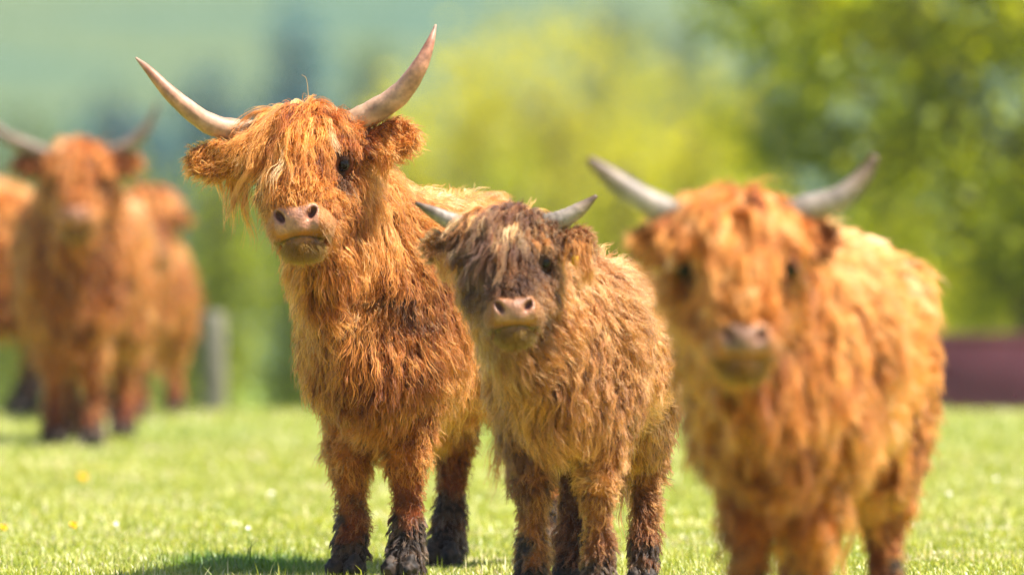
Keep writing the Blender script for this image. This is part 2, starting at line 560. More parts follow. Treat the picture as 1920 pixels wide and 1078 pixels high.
# ------------------------------------------------------------------ grass
def grass_blades():
    r = np.random.default_rng(3)
    zones = [(28.6, 34.0, 2.0, 7500, 0.024, 0.0042), (34.0, 41.0, 2.5, 2900, 0.026, 0.006), (41.0, 54.5, 3.2, 1200, 0.028, 0.0095)]
    P, Hh, Ww = [], [], []
    for y0, y1, xw, den, h, w in zones:
        n = int((y1 - y0) * 2 * xw * den)
        P.append(np.stack([r.uniform(-xw, xw, n), r.uniform(y0, y1, n)], 1)); Hh.append(np.full(n, h)); Ww.append(np.full(n, w))
        n2 = int((y1 - y0) * 2 * 3.0 * den * 0.12)
        xx = r.uniform(xw, xw + 3.0, n2) * r.choice([-1, 1], n2)
        P.append(np.stack([xx, r.uniform(y0, y1, n2)], 1)); Hh.append(np.full(n2, h * 1.1)); Ww.append(np.full(n2, w * 2.2))
    P = np.concatenate(P); H = np.concatenate(Hh); W = np.concatenate(Ww)
    n = len(P)
    p3 = np.concatenate([P, np.zeros((n, 1))], 1)
    nz1, nz2 = Noise(1.1, 1), Noise(4.0, 2)
    lush = nz1(p3) * 0.5 + nz2(p3) * 0.5
    H = H * r.uniform(0.45, 1.35, n) * (1 + 0.6 * np.clip(lush, -1, 1.2)) * np.where(r.uniform(0, 1, n) < 0.02, 1.9, 1.0)
    # rank tuft left of the long-horned animal's forelegs, also painted with its shadow colour
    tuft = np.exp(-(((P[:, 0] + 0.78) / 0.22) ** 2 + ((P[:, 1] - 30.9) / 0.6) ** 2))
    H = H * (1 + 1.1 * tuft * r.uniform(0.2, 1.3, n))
    W = W * r.uniform(0.7, 1.25, n)
    th = r.uniform(0, 2 * math.pi, n)
    sd = np.stack([np.cos(th), np.sin(th), np.zeros(n)], 1)
    ln = np.stack([-np.sin(th), np.cos(th), np.zeros(n)], 1)
    lean = r.uniform(0.05, 0.95, n)[:, None]
    base = np.concatenate([P, ground_z(P[:, 0], P[:, 1])[:, None] - 0.003], 1)
    up = np.array([0, 0, 1.0])
    mid = base + up * (H * 0.55)[:, None] + ln * H[:, None] * lean * 0.25
    tip = base + up * (H * (1 - 0.25 * lean[:, 0]))[:, None] + ln * H[:, None] * lean * 0.85
    w = W[:, None]
    v = np.stack([base - sd * w * .5, base + sd * w * .5, mid + sd * w * .42, mid - sd * w * .42, tip], 1).reshape(-1, 3)
    k = np.arange(n) * 5
    q = np.stack([k, k + 1, k + 2, k + 3], 1)
    t = np.stack([k + 3, k + 2, k + 4], 1)
    pal = np.array([(0.10, 0.145, 0.014), (0.24, 0.285, 0.03), (0.37, 0.395, 0.065), (0.58, 0.55, 0.25)])
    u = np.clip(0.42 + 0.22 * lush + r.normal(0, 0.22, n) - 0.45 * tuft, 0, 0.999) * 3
    i0 = u.astype(int); f = (u - i0)[:, None]
    c = pal[i0] * (1 - f) + pal[np.minimum(i0 + 1, 3)] * f
    nz3 = Noise(0.9, 44)
    dry = r.uniform(0, 1, n) < 0.07 + 0.3 * np.clip(nz3(p3) - 0.35, 0, 1)
    c[dry] = np.array([0.6, 0.53, 0.34]) * r.uniform(0.7, 1.1, (dry.sum(), 1))
    tuft_shade = np.clip(tuft * 1.6, 0, 1)[:, None]
    c = c * (1 - tuft_shade) + np.array([0.10, 0.2, 0.02]) * r.uniform(.6, 1.3, (n, 1)) * tuft_shade  # green of the animal's cast shadow painted onto the blades
    c5 = np.repeat(c, 5, axis=0)
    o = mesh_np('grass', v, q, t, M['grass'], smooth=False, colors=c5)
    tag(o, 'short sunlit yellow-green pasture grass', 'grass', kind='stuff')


grass_blades()


def flower(px, py, kind, label, group, seed, hr=0.014):
    d = CAM_Z * F_PX / (py - HOR)
    d = d * (CAM_Z - .06) / CAM_Z
    p = at(px, py, d)
    r = random.Random(seed)
    root = empty('dandelion' if kind == 'y' else 'daisy', (p[0], d, 0))
    tag(root, label, 'flower', group)
    h = r.uniform(0.055, 0.07)
    ct, st = math.cos(R(55)), math.sin(R(55))
    rot = lambda w: np.array([w[0], w[1] * ct - w[2] * st, w[1] * st + w[2] * ct])
    mb = MB(); mb.tube([(0, 0, 0), (0.003, 0, h * .5), (0, 0.002, h)], [0.0016, 0.0014, 0.0013], 5); mb.build('stem', M['stem'], root)
    mb = MB()
    npet = 22 if kind == 'y' else 13
    for ring in range(3 if kind == 'y' else 1):
        for k in range(npet):
            a_ = 2 * math.pi * (k + 0.4 * ring) / npet
            rr = hr * (1 - 0.28 * ring)
            u = rot(np.array([math.cos(a_), math.sin(a_), 0.25 + 0.5 * ring])); s_ = rot(np.array([-math.sin(a_), math.cos(a_), 0])) * hr * 0.16
            b0 = np.array([0, 0, h + 0.001 * ring])
            mb.add([b0 + u * rr * 0.15 - s_ * .5, b0 + u * rr * 0.15 + s_ * .5, b0 + u * rr + s_, b0 + u * rr - s_], [[0, 1, 2, 3]])
    mb.build('petals', M['yellow'] if kind == 'y' else M['petal'], root, smooth=False)
    if kind == 'w':
        mb = MB(); mb.tube([np.array([0, 0, h]) + rot(np.array([0, 0, k_])) for k_ in (-.001, .003, .0045)], [hr * .3, hr * .32, hr * .1], 8); mb.build('centre', M['yellow'], root)


flower(155, 893, 'y', 'yellow dandelion in the grass below the left-hand cattle', 'dandelions in the pasture', 1, 0.017)
flower(137, 990, 'y', 'yellow dandelion nearest the lower left of the pasture', 'dandelions in the pasture', 2, 0.012)
flower(6, 988, 'y', 'yellow dandelion cut by the left edge of the pasture', 'dandelions in the pasture', 3, 0.012)
r_ = random.Random(9)
for k, (fx, fy) in enumerate([(510, 928), (218, 980), (465, 995), (1780, 930), (1868, 900)]):
    flower(fx, fy, 'w', 'small white daisy in the sunlit grass', 'daisies in the pasture', 20 + k, 0.0075)


# ------------------------------------------------------------------ signed-distance modelling of the animals
def ell(c, r, ax=None, k=0.04, **at_):
    return dict(t='e', c=np.array(c, float), r=np.array(r, float), ax=np.eye(3) if ax is None else np.array(ax, float), k=k, **at_)


def cone(a, b, ra, rb, k=0.04, **at_):
    return dict(t='c', a=np.array(a, float), b=np.array(b, float), ra=ra, rb=rb, k=k, **at_)


def pd_eval(p, P):
    if p['t'] == 'e':
        q = (P - p['c']) @ p['ax'].T
        k0 = np.sqrt(((q / p['r']) ** 2).sum(-1)); k1 = np.sqrt(((q / p['r'] ** 2) ** 2).sum(-1))
        return k0 * (k0 - 1) / np.maximum(k1, 1e-9)
    ab = p['b'] - p['a']
    t = np.clip(((P - p['a']) @ ab) / (ab @ ab), 0, 1)
    return np.sqrt((((P - p['a']) - t[..., None] * ab) ** 2).sum(-1)) - (p['ra'] + (p['rb'] - p['ra']) * t)


def smin(a, b, k):
    h = np.maximum(k - np.abs(a - b), 0) / k
    return np.minimum(a, b) - h * h * k * 0.25


def smax(a, b, k):
    return -smin(-a, -b, k)


def sdf(prims, P):
    d = np.full(P.shape[:-1], 9.0)
    for p in prims:
        e = pd_eval(p, P)
        d = smax(d, -e, p['k']) if p.get('sub') else smin(d, e, p['k'])
    return d


def sdf_grad(prims, P, h=0.004):
    K = np.array([[1, -1, -1], [-1, -1, 1], [-1, 1, -1], [1, 1, 1]], float)
    g = np.zeros_like(P); s = 0
    for k in K:
        e = sdf(prims, P + k * h)
        g += e[..., None] * k; s = s + e
    return s / 4, nrm(g)


def pbox(p):
    if p['t'] == 'e':
        m = np.sqrt(((p['ax'].T * p['r']) ** 2).sum(1))
        return p['c'] - m, p['c'] + m
    return np.minimum(p['a'] - p['ra'], p['b'] - p['rb']), np.maximum(p['a'] + p['ra'], p['b'] + p['rb'])


def surface_nets(prims, h):
    los, his = zip(*[pbox(p) for p in prims if not p.get('sub')])
    lo = np.min(los, 0) - 3 * h; hi = np.max(his, 0) + 3 * h
    n = np.ceil((hi - lo) / h).astype(int) + 1
    V = np.full(n, 9.0, np.float32)
    axs = [lo[i] + h * np.arange(n[i]) for i in range(3)]
    for p in prims:
        a, b = pbox(p)
        mg = p['k'] + 4 * h
        i0 = np.maximum(np.floor((a - mg - lo) / h).astype(int), 0)
        i1 = np.minimum(np.ceil((b + mg - lo) / h).astype(int) + 1, n)
        sl = tuple(slice(i0[i], i1[i]) for i in range(3))
        X = np.stack(np.meshgrid(axs[0][sl[0]], axs[1][sl[1]], axs[2][sl[2]], indexing='ij'), -1)
        e = pd_eval(p, X)
        V[sl] = smax(V[sl], -e, p['k']) if p.get('sub') else smin(V[sl], e, p['k'])
    S = V < 0
    c = n - 1
    corner = [(i, j, k) for i in (0, 1) for j in (0, 1) for k in (0, 1)]
    cnt = np.zeros(c, np.int8)
    for (i, j, k) in corner:
        cnt += S[i:i + c[0], j:j + c[1], k:k + c[2]]
    act = np.argwhere((cnt > 0) & (cnt < 8))
    pos = np.zeros((len(act), 3)); num = np.zeros(len(act))
    for a_ in range(3):
        for u in (0, 1):
            for w in (0, 1):
                o0 = np.zeros(3, int); oth = [x for x in range(3) if x != a_]
                o0[oth[0]] = u; o0[oth[1]] = w
                o1 = o0.copy(); o1[a_] = 1
                A = act + o0; B = act + o1
                va = V[A[:, 0], A[:, 1], A[:, 2]]; vb = V[B[:, 0], B[:, 1], B[:, 2]]
                x = (va < 0) != (vb < 0)
                t = np.where(x, va / np.where(x, va - vb, 1), 0)
                pt = A + (B - A) * t[:, None]
                pos += pt * x[:, None]; num += x
    pos = lo + h * pos / num[:, None]
    idx = np.full(c, -1, np.int64)
    idx[act[:, 0], act[:, 1], act[:, 2]] = np.arange(len(act))
    quads = []
    for a_ in range(3):
        b_, c_ = (a_ + 1) % 3, (a_ + 2) % 3
        sl0 = [slice(None)] * 3; sl1 = [slice(None)] * 3
        sl0[a_] = slice(0, n[a_] - 1); sl1[a_] = slice(1, n[a_])
        x = S[tuple(sl0)] != S[tuple(sl1)]
        e = np.argwhere(x)
        ok = (e[:, b_] > 0) & (e[:, c_] > 0) & (e[:, b_] < c[b_]) & (e[:, c_] < c[c_])
        e = e[ok]
        inside = S[e[:, 0], e[:, 1], e[:, 2]]
        def cell(db, dc):
            f = e.copy(); f[:, b_] += db; f[:, c_] += dc
            return idx[f[:, 0], f[:, 1], f[:, 2]]
        q = np.stack([cell(-1, -1), cell(0, -1), cell(0, 0), cell(-1, 0)], 1)
        q[~inside] = q[~inside][:, ::-1]
        quads.append(q)
    q = np.concatenate(quads)
    q = q[(q >= 0).all(1)]
    return pos, q


def sample_surface(v, q, n, r, weight=None):
    t = np.concatenate([q[:, [0, 1, 2]], q[:, [0, 2, 3]]])
    a, b, c = v[t[:, 0]], v[t[:, 1]], v[t[:, 2]]
    ar = np.linalg.norm(np.cross(b - a, c - a), axis=1)
    if weight is not None:
        ar = ar * weight((a + b + c) / 3)
    k = r.choice(len(t), n, p=ar / ar.sum())
    u = np.sqrt(r.uniform(0, 1, n))[:, None]; w = r.uniform(0, 1, n)[:, None]
    return a[k] * (1 - u) + b[k] * (u * (1 - w)) + c[k] * (u * w)


def hair_object(name, pts, rad, colr, parent):
    """pts (n, k, 3), rad (n, k), colr (n, k, 3) -> hair curves"""
    n, k = pts.shape[:2]
    cu = bpy.data.hair_curves.new(name)
    cu.add_curves([k] * n)
    cu.points.foreach_set('position', pts.astype(np.float32).ravel())
    ra = cu.attributes.get('radius') or cu.attributes.new('radius', 'FLOAT', 'POINT')
    ra.data.foreach_set('value', rad.astype(np.float32).ravel())
    ca = cu.attributes.new('tint', 'FLOAT_COLOR', 'POINT')
    c4 = np.ones((n, k, 4), np.float32); c4[..., :3] = colr
    ca.data.foreach_set('color', c4.ravel())
    cu.materials.append(M['hair'])
    o = bpy.data.objects.new(name, cu)
    col.objects.link(o)
    o.parent = parent
    return o


def blend_attr(prims, P, keys, s=0.016):
    pr = [p for p in prims if 'L' in p]
    D = np.stack([pd_eval(p, P) for p in pr], 1)
    w = np.exp(-(D - D.min(1, keepdims=True)) / s)
    w /= w.sum(1, keepdims=True)
    out = []
    for k in keys:
        A = np.array([p[k] for p in pr], float)
        out.append(w @ A)
    return out


K = 9


def grow(prims, root, n, flow, L, lift, grav, off, r, frizz=0.25, flow_keep=0.25):
    """guide strands that follow the flow, sag and stay outside the body -> (n, K, 3)"""
    t = flow - (flow * n).sum(-1, keepdims=True) * n
    t = nrm(t + r.normal(size=t.shape) * 0.12)
    d = nrm(t * (1 - lift[:, None]) + n * lift[:, None] + r.normal(size=t.shape) * frizz * 0.4)
    pts = [root]
    p = root
    step = (L / (K - 1))[:, None]
    for j in range(1, K):
        pn = p + d * step
        sd, g = sdf_grad(prims, pn)
        o = off * min(1.0, 0.25 + j / 4.0)
        push = np.maximum(o - sd, 0)[:, None]
        pn = pn + g * push
        d = nrm(nrm(pn - p) + grav * np.array([0, 0, -1.0]) + flow_keep * t + r.normal(size=t.shape) * frizz * 0.3)
        pts.append(pn); p = pn
    return np.stack(pts, 1)


def wave(pts, L, amp, freq, r):
    n = len(pts)
    s = np.linspace(0, 1, K)[None, :, None]
    tan = nrm(pts[:, -1] - pts[:, 0])
    a = nrm(np.cross(tan, r.normal(size=(n, 3)))); b = np.cross(tan, a)
    f = (freq * r.uniform(0.6, 1.4, n))[:, None, None]
    ph = r.uniform(0, 6.28, n)[:, None, None]
    A = (amp * L)[:, None, None]
    return pts + A * np.minimum(s * 2, 1) * (np.sin(6.28 * f * s + ph) * a[:, None] + 0.6 * np.cos(6.28 * f * s * 0.8 + ph) * b[:, None])


def children(guides, groot, root, gi, r, clump=0.7, frizz=0.006, lmin=0.6, lmax=1.05):
    n = len(root)
    G = guides[gi]
    f = r.uniform(lmin, lmax, n)
    u = np.linspace(0, 1, K)[None, :] * np.minimum(f, 1.0)[:, None] * (K - 1)
    i0 = np.minimum(u.astype(int), K - 2); fr = (u - i0)[..., None]
    ar = np.arange(n)[:, None]
    Gp = G[ar, i0] * (1 - fr) + G[ar, i0 + 1] * fr
    s = np.linspace(0, 1, K)[None, :, None]
    cl = clump * (0.6 + 0.4 * r.uniform(size=(n, 1, 1)))
    offv = (root - groot[gi])[:, None, :]
    P = Gp + offv * (1 - cl * s ** 0.8)
    fv = r.normal(size=(n, 1, 3)); fv2 = r.normal(size=(n, 1, 3))
    P = P + frizz * (s * fv + 0.6 * np.sin(s * 7 + r.uniform(0, 6, (n, 1, 1))) * s * fv2)
    P[:, 0] = root
    return P


def palette_mix(pal, t):
    pal = np.array(pal); t = np.clip(t, 0, 0.9999) * (len(pal) - 1)
    i = t.astype(int); f = (t - i)[..., None]
    return pal[i] * (1 - f) + pal[np.minimum(i + 1, len(pal) - 1)] * f


# ------------------------------------------------------------------ cattle
def make_cow(spec):
    S = spec['S']; hs = spec['hs']; psi = R(spec['psi'])
    r = np.random.default_rng(spec['seed'])
    base = np.array([(spec['px'] - 960) / F_PX * spec['d'], spec['d'], 0.0])
    root = empty(spec['name'], base)
    tag(root, spec['label'], spec['cat'], 'herd of long-haired cattle')
    f = np.array([-math.sin(psi), -math.cos(psi), 0.0]); l = np.array([math.cos(psi), -math.sin(psi), 0.0]); z = np.array([0, 0, 1.0])
    zk = spec.get('zk', (.375, .53))
    rz = spec.get('rz', .97)
    B = lambda F, Lt, Z: S * (F * f + Lt * l + float(np.interp(Z, [0, .36, .5, 1.2], [0, zk[0], zk[1], 1.2])) * z)
    bax = np.array([f, l, z])
    down = -z
    back = -f
    W = spec.get('wide', 1.0)
    hl = spec.get('hair', 1.0) * S
    # ---- head frame: R image right, G facing direction, U up
    ya, ro, pi_ = R(spec['yaw']), R(spec['roll']), R(spec.get('pitch', 0))
    Gv = np.array([-math.sin(ya), -math.cos(ya), 0]); Rv = np.array([math.cos(ya), -math.sin(ya), 0]); Uv = z.copy()
    Rr = Rv * math.cos(ro) + Uv * math.sin(ro); Uv = Uv * math.cos(ro) - Rv * math.sin(ro); Rv = Rr
    Gp = Gv * math.cos(pi_) - Uv * math.sin(pi_); Uv = Uv * math.cos(pi_) + Gv * math.sin(pi_); Gv = Gp
    poll = at(*spec['poll']) - base
    hw = spec.get('hw', 1.0)
    Hd = lambda x, g, u: poll + hs * (x * hw * Rv + g * Gv + u * Uv)
    hax = np.array([Rv, Gv, Uv])
    loc = lambda P: (P - poll) @ hax.T / hs / np.array([hw, 1, 1])
    pr = []
    add = lambda p, L, fl, lift, shade: pr.append({**p, 'L': L, 'fl': fl, 'lf': lift, 'sh': shade})
    # torso
    rear = nrm(back * 0.6 + down * 0.8)
    add(ell(B(-.66, 0, .755), S * np.array([.60, .255 * spec.get('barrel', W), .285 * rz]), bax, .08), .105 * hl, rear, .22, .62)
    add(ell(B(-.23, 0, .735), S * np.array([.21, .215 * W, .29 * rz]), bax, .08), .09 * hl, nrm(down + .25 * f), .25, .5)
    for s in (-1, 1):
        add(ell(B(-.17, .15 * s * W, .73), S * np.array([.14, .085, .26 * rz]), bax, .08), .075 * hl, nrm(down + .2 * back + .15 * s * l), .25, .48)
    add(ell(B(.00, 0, .835), S * np.array([.13, .175 * W, .11]), bax, .05), .12 * hl, nrm(down + .2 * f), .3, .52)
    add(ell(B(.02, 0, .575), S * np.array([.12, .115, .135 * rz]), bax, .08), .08 * hl, down, .3, .42)
    add(cone(B(-.22, 0, .95), B(-1.0, 0, .93), S * .095, S * .11, .1), .10 * hl, nrm(back * .4 + down * .5), .25, 1.3)  # back toned pale: sunlit highlight painted into the coat colour
    add(ell(B(-1.08, 0, .76), S * np.array([.25, .23 * W, .27]), bax, .08), .10 * hl, nrm(down + .3 * back), .25, .6)
    for s in (-1, 1):
        add(ell(B(-1.0, .16 * s, .93), S * np.array([.08, .06, .06]), bax, .08), .09 * hl, rear, .22, .8)
        # fore leg
        ls = spec.get('legw', .092 * W)
        add(cone(B(-.14, ls * 1.05 * s, .60), B(-.10, ls * s, .36), S * .100, S * .058, .05), .062 * hl, nrm(down + .15 * back), .28, .42)
        add(ell(B(-.085, ls * s, .345), S * np.array([.055, .052, .06]), bax, .03), .055 * hl, nrm(down + .25 * back + .2 * s * l), .3, .4)
        add(cone(B(-.10, ls * s, .33), B(-.11, ls * s, .14), S * .044, S * .034, .03), .024 * hl, nrm(down + .3 * back), .3, .3)
        add(cone(B(-.11, ls * s, .15), B(-.08, ls * s, .05), S * .042, S * .05, .03), .030 * hl, nrm(down + .3 * (f + .5 * s * l)), .35, .1)
        # hind leg
        lh = spec.get('hindw', .15)
        add(ell(B(-1.08, lh * s, .62), S * np.array([.19, .11, .25]), bax, .08), .085 * hl, nrm(down + .3 * back), .25, .5)
        add(cone(B(-1.06, lh * s, .52), B(-1.27, lh * s, .38), S * .10, S * .06, .06), .055 * hl, nrm(down + .3 * back), .28, .4)
        add(cone(B(-1.27, lh * s, .38), B(-1.22, lh * s, .14), S * .048, S * .036, .03), .026 * hl, nrm(down + .2 * back), .3, .25)
        add(cone(B(-1.22, lh * s, .14), B(-1.18, lh * s, .05), S * .042, S * .05, .03), .030 * hl, nrm(down + .3 * f), .35, .1)
    # belly fringe and tail
    add(ell(B(-.55, 0, .51), S * np.array([.42, .10, .06]), bax, .06), .11 * hl, down, .2, .35)
    add(cone(B(-1.31, 0, .93), B(-1.40, 0, .75), S * .05, S * .035, .04), .10 * hl, down, .15, .5)
    add(cone(B(-1.40, 0, .75), B(-1.40, 0, .34), S * .032, S * .028, .03), .15 * hl, down, .15, .4)
    # neck, throat, dewlap
    for p_ in pr:
        if p_['t'] == 'c' and p_['b'][2] < .37 * S: p_['L'] *= spec.get('leghair', 1.15)
    nk = nrm(Hd(0, -.06, -.12) - B(-.2, 0, .9))
    add(cone(B(-.22, 0, .84), Hd(0, -.07, -.13), S * .20, hs * .125, .10), .11 * hl, nrm(down * .9 - .25 * nk), .22, .5)
    add(cone(B(-.06, 0, .64), Hd(0, -.03, -.23), S * .17, hs * .085, .08), .11 * hl, down, .22, .38)
    add(cone(B(.05, 0, .50), Hd(0, .04, -.33), S * .055, hs * .04, .08), .12 * hl, down, .15, .3)
    # head
    fd = nrm(Gv * .62 - Uv * .78)        # down the face
    h = hs
    add(ell(Hd(0, -.02, -.07), h * np.array([.125 * hw, .12, .095]), hax, .05), .07 * h, fd, .2, .7)
    add(cone(Hd(0, .04, -.09), Hd(0, .185, -.225), h * .098, h * .068, .05), .034 * h, fd, .2, .55)
    for s in (-1, 1):
        add(ell(Hd(.09 * s, .045, -.115), h * np.array([.045, .05, .04]), hax, .03), .03 * h, nrm(fd + s * .6 * Rv), .2, .5)
        add(cone(Hd(.055 * s, -.02, -.20), Hd(.03 * s, .15, -.315), h * .074, h * .044, .05), .036 * h, nrm(-Uv - .35 * Gv + .3 * s * Rv), .2, .45)
    add(cone(Hd(0, .12, -.24), Hd(0, .21, -.30), h * .07, h * .055, .04), .022 * h, fd, .2, .6)
    add(cone(Hd(0, .12, -.31), Hd(0, .19, -.35), h * .05, h * .04, .04), .03 * h, nrm(-Uv - .3 * Gv), .25, .35)
    # ears
    for (b_, t_, hh, tilt) in spec['ears']:
        b3 = at(*b_) - base; t3 = at(*t_) - base
        e1 = nrm(t3 - b3)
        face = np.array([0, -1.0, tilt]); e3 = nrm(face - (face @ e1) * e1); e2 = np.cross(e3, e1)
        L1 = np.linalg.norm(t3 - b3)
        c3 = (b3 + t3) / 2
        ax = np.array([e1, e2, e3])
        add(ell(c3, (L1 * .62, hh * .5, hh * .26), ax, .03), .029 * h, nrm(e1 + .35 * down), .3, .5)
        add(cone(b3 - e1 * .05 * h, b3, .03 * h, .026 * h, .03), .04 * h, nrm(e1 + .5 * down), .3, .4)
        pr.append({**ell(c3 + e3 * hh * .3 + e1 * L1 * .12, (L1 * .45, hh * .34, hh * .30), ax, .012), 'sub': True})
    res = spec['res']
    v, q = surface_nets(pr, res)
    # colours of the hide below the hair
    pal = spec['pal']
    o_noise, o_fine = Noise(2.2 / S, spec['seed'] + 1), Noise(9 / S, spec['seed'] + 2)
    dark_patch = Noise(1.6 / S, spec['seed'] + 5)

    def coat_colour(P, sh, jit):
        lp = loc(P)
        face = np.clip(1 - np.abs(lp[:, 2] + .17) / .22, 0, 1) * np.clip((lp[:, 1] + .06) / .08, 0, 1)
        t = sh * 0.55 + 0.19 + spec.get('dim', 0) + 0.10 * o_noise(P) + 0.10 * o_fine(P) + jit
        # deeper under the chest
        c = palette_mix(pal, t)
        fdk = spec.get('face_dark', 0)
        if fdk:
            ff = np.clip(face * fdk * (0.9 + 0.5 * o_fine(P) + 2.2 * jit), 0, 1)[:, None]
            c = c * (1 - ff) + np.array(spec['dark_col']) * (0.7 + 1.2 * r.uniform(size=(len(P), 1))) * ff
        pt = spec.get('patch', 0)
        if pt:
            m_ = np.clip((dark_patch(P) + 0.6 * o_fine(P) - 0.55) * 2.5, 0, 1)[:, None] * pt
            c = c * (1 - m_) + np.array(spec['dark_col']) * m_
        ey = np.minimum(*[np.linalg.norm((lp - np.array([.107 * s_, .066, -.136])) * np.array([1, 1, .75]), axis=1) for s_ in (-1, 1)])
        ey = np.clip((.045 + .012 * o_fine(P) - ey) / .022, 0, 1)[:, None] * .88
        c = c * (1 - ey) + np.array([0.03, 0.014, 0.009]) * ey
        # dried mud: low on the legs and a crusted patch on the chest
        zz = P[:, 2] / S
        md = np.clip((spec.get('mudz', .24) - zz + 0.07 * o_fine(P) + 0.25 * jit) / 0.08, 0, 1)
        if 'mud' in spec:
            for (mp, mr, ms) in spec['mud']:
                w = np.exp(-(((P - mp) / mr) ** 2).sum(-1)) * ms
                md = np.maximum(md, np.clip((w + 0.5 * o_fine(P * 1.7) * w + jit * 1.2 - 0.35) * 2.2, 0, 0.85))
        mudc = np.where((o_fine(P * 2.3) + 3 * jit)[:, None] > 0.3, np.array([0.085, 0.045, 0.023]), np.array([0.02, 0.0095, 0.005]))
        md = md[:, None]
        return c * (1 - md) + mudc * md

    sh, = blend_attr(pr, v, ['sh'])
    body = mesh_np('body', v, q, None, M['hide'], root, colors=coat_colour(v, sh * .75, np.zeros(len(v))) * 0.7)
    # muzzle: bare nose pad with nostrils, upper lip lobes, chin
    mu = spec.get('muz', 1.02)
    Mz = lambda x, g, u: Hd(x * mu / hw, .235 + (g - .235) * mu, -.31 + (u + .31) * mu)
    mh = h * mu
    npr = [ell(Mz(0, .243, -.292), mh * np.array([.044, .046, .046]), hax, .02)]
    for s in (-1, 1):
        npr.append(ell(Mz(.041 * s, .240, -.276), mh * np.array([.027, .038, .030]), hax, .02))
        npr.append(ell(Mz(.050 * s, .216, -.306), mh * np.array([.040, .056, .044]), hax, .014))
    npr.append(ell(Mz(0, .232, -.318), mh * np.array([.050, .050, .022]), hax, .016))
    npr.append(ell(Mz(0, .19, -.29), mh * np.array([.062, .05, .055]), hax, .03))
    npr.append(ell(Mz(0, .208, -.358), mh * np.array([.056, .060, .034]), hax, .010))
    nbody = list(npr)
    for s in (-1, 1):
        ca, sa = math.cos(-.6 * s), math.sin(-.6 * s)
        ax2 = np.array([ca * hax[0] + sa * hax[2], hax[1], -sa * hax[0] + ca * hax[2]])
        npr.append({**ell(Mz(.045 * s, .292, -.278), mh * np.array([.0122, .046, .0245]), ax2, .008), 'sub': True})
        npr.append({**cone(Mz(.058 * s, .287, -.262), Mz(.074 * s, .255, -.262), mh * .008, mh * .004, .006), 'sub': True})
    nv, nq = surface_nets(npr, spec.get('nres', 0.0035))
    ln_ = (nv - Mz(0, .235, -.31)) @ hax.T / mh
    inn = np.min([pd_eval(p, nv) for p in npr if p.get('sub') and p['t'] == 'e'], axis=0)
    deep = np.clip((0.038 - ln_[:, 1]) / .022, 0, 1) * (inn < .004)
    pink = np.array(spec.get('nose_col', (0.33, 0.142, 0.078)))
    pad = np.clip((.066 - np.abs(ln_[:, 0]) - .35 * np.clip(-ln_[:, 2], 0, 1)) / .008, 0, 1) * np.clip((ln_[:, 2] + .022) / .012, 0, 1) * np.clip((ln_[:, 1] - .012) / .012, 0, 1)
    pad = pad * np.clip((.062 - ln_[:, 2]) / .01, 0, 1)
    lipc = np.array(spec.get('lip_col', (0.36, 0.12, 0.022))); chin = np.array(spec.get('chin_col', (0.21, 0.075, 0.003)))
    mot = Noise(14, 3)(nv)[:, None]; fine = Noise(60, 8)(nv)[:, None]
    cf = np.clip((-.026 - ln_[:, 2]) / .008, 0, 1)[:, None]
    nc = lipc * (1 + .15 * mot) * (1 - cf) + chin * (1 + .3 * mot + .25 * fine) * cf
    nc = nc * (1 - pad[:, None]) + pink * (0.95 + 0.2 * mot + .12 * fine) * pad[:, None]
    seam = np.clip(1 - np.abs(ln_[:, 2] + .029 + 3.0 * ln_[:, 0] ** 2) / .0045, 0, 1)[:, None] * np.clip((.075 - np.abs(ln_[:, 0])) / .01, 0, 1)[:, None]
    nc = nc * (1 - .95 * seam) + np.array([0.012, 0.005, 0.003]) * .95 * seam
    mixd = np.clip(deep, 0, 1)[:, None]
    nc = nc * (1 - mixd) + np.array([0.11, 0.04, 0.034]) * mixd
    muzzle = mesh_np('muzzle', nv, nq, None, M['nose'], root, colors=nc)
    # short fuzz and whiskers on lips and chin
    nfz = spec.get('fuzz', 5000)
    fzr = sample_surface(nv, nq, nfz * 2, r)
    lz = (fzr - Mz(0, .235, -.31)) @ hax.T / mh
    pz_ = (np.abs(lz[:, 0]) < .062) & (lz[:, 2] > -.024) & (lz[:, 1] > .012) & (lz[:, 2] < .055)
    pz_ = pz_ | (np.abs(lz[:, 2] + .029 + 3.0 * lz[:, 0] ** 2) < .009)
    fzr = fzr[~pz_][:nfz]; lz = lz[~pz_][:nfz]
    _, fzn = sdf_grad(npr, fzr)
    fdir = nrm(fzn * .45 - Uv * .8 - Gv * .4 + np.sign(lz[:, :1]) * .5 * Rv + r.normal(0, .2, fzr.shape))
    fl_ = np.where(lz[:, 2] < -.03, .016, .0075) * h * r.uniform(.6, 1.4, len(fzr))
    wsk = r.uniform(size=len(fzr)) < .008
    fl_ = np.where(wsk, .05 * h, fl_)
    tt = np.linspace(0, 1, K)[None, :, None]
    fzp = fzr[:, None] + fdir[:, None] * tt * fl_[:, None, None] - Uv * (tt ** 2) * fl_[:, None, None] * .3
    fzc = np.where((lz[:, 2] < -.028)[:, None], chin * .6, lipc * .8) * r.uniform(.7, 1.5, (len(fzr), 1))
    hair_object('muzzle_fuzz', fzp, np.tile(spec['hair_r'] * np.linspace(.8, .25, K), (len(fzr), 1)), np.clip(np.repeat(fzc[:, None], K, 1), .002, .9), muzzle)
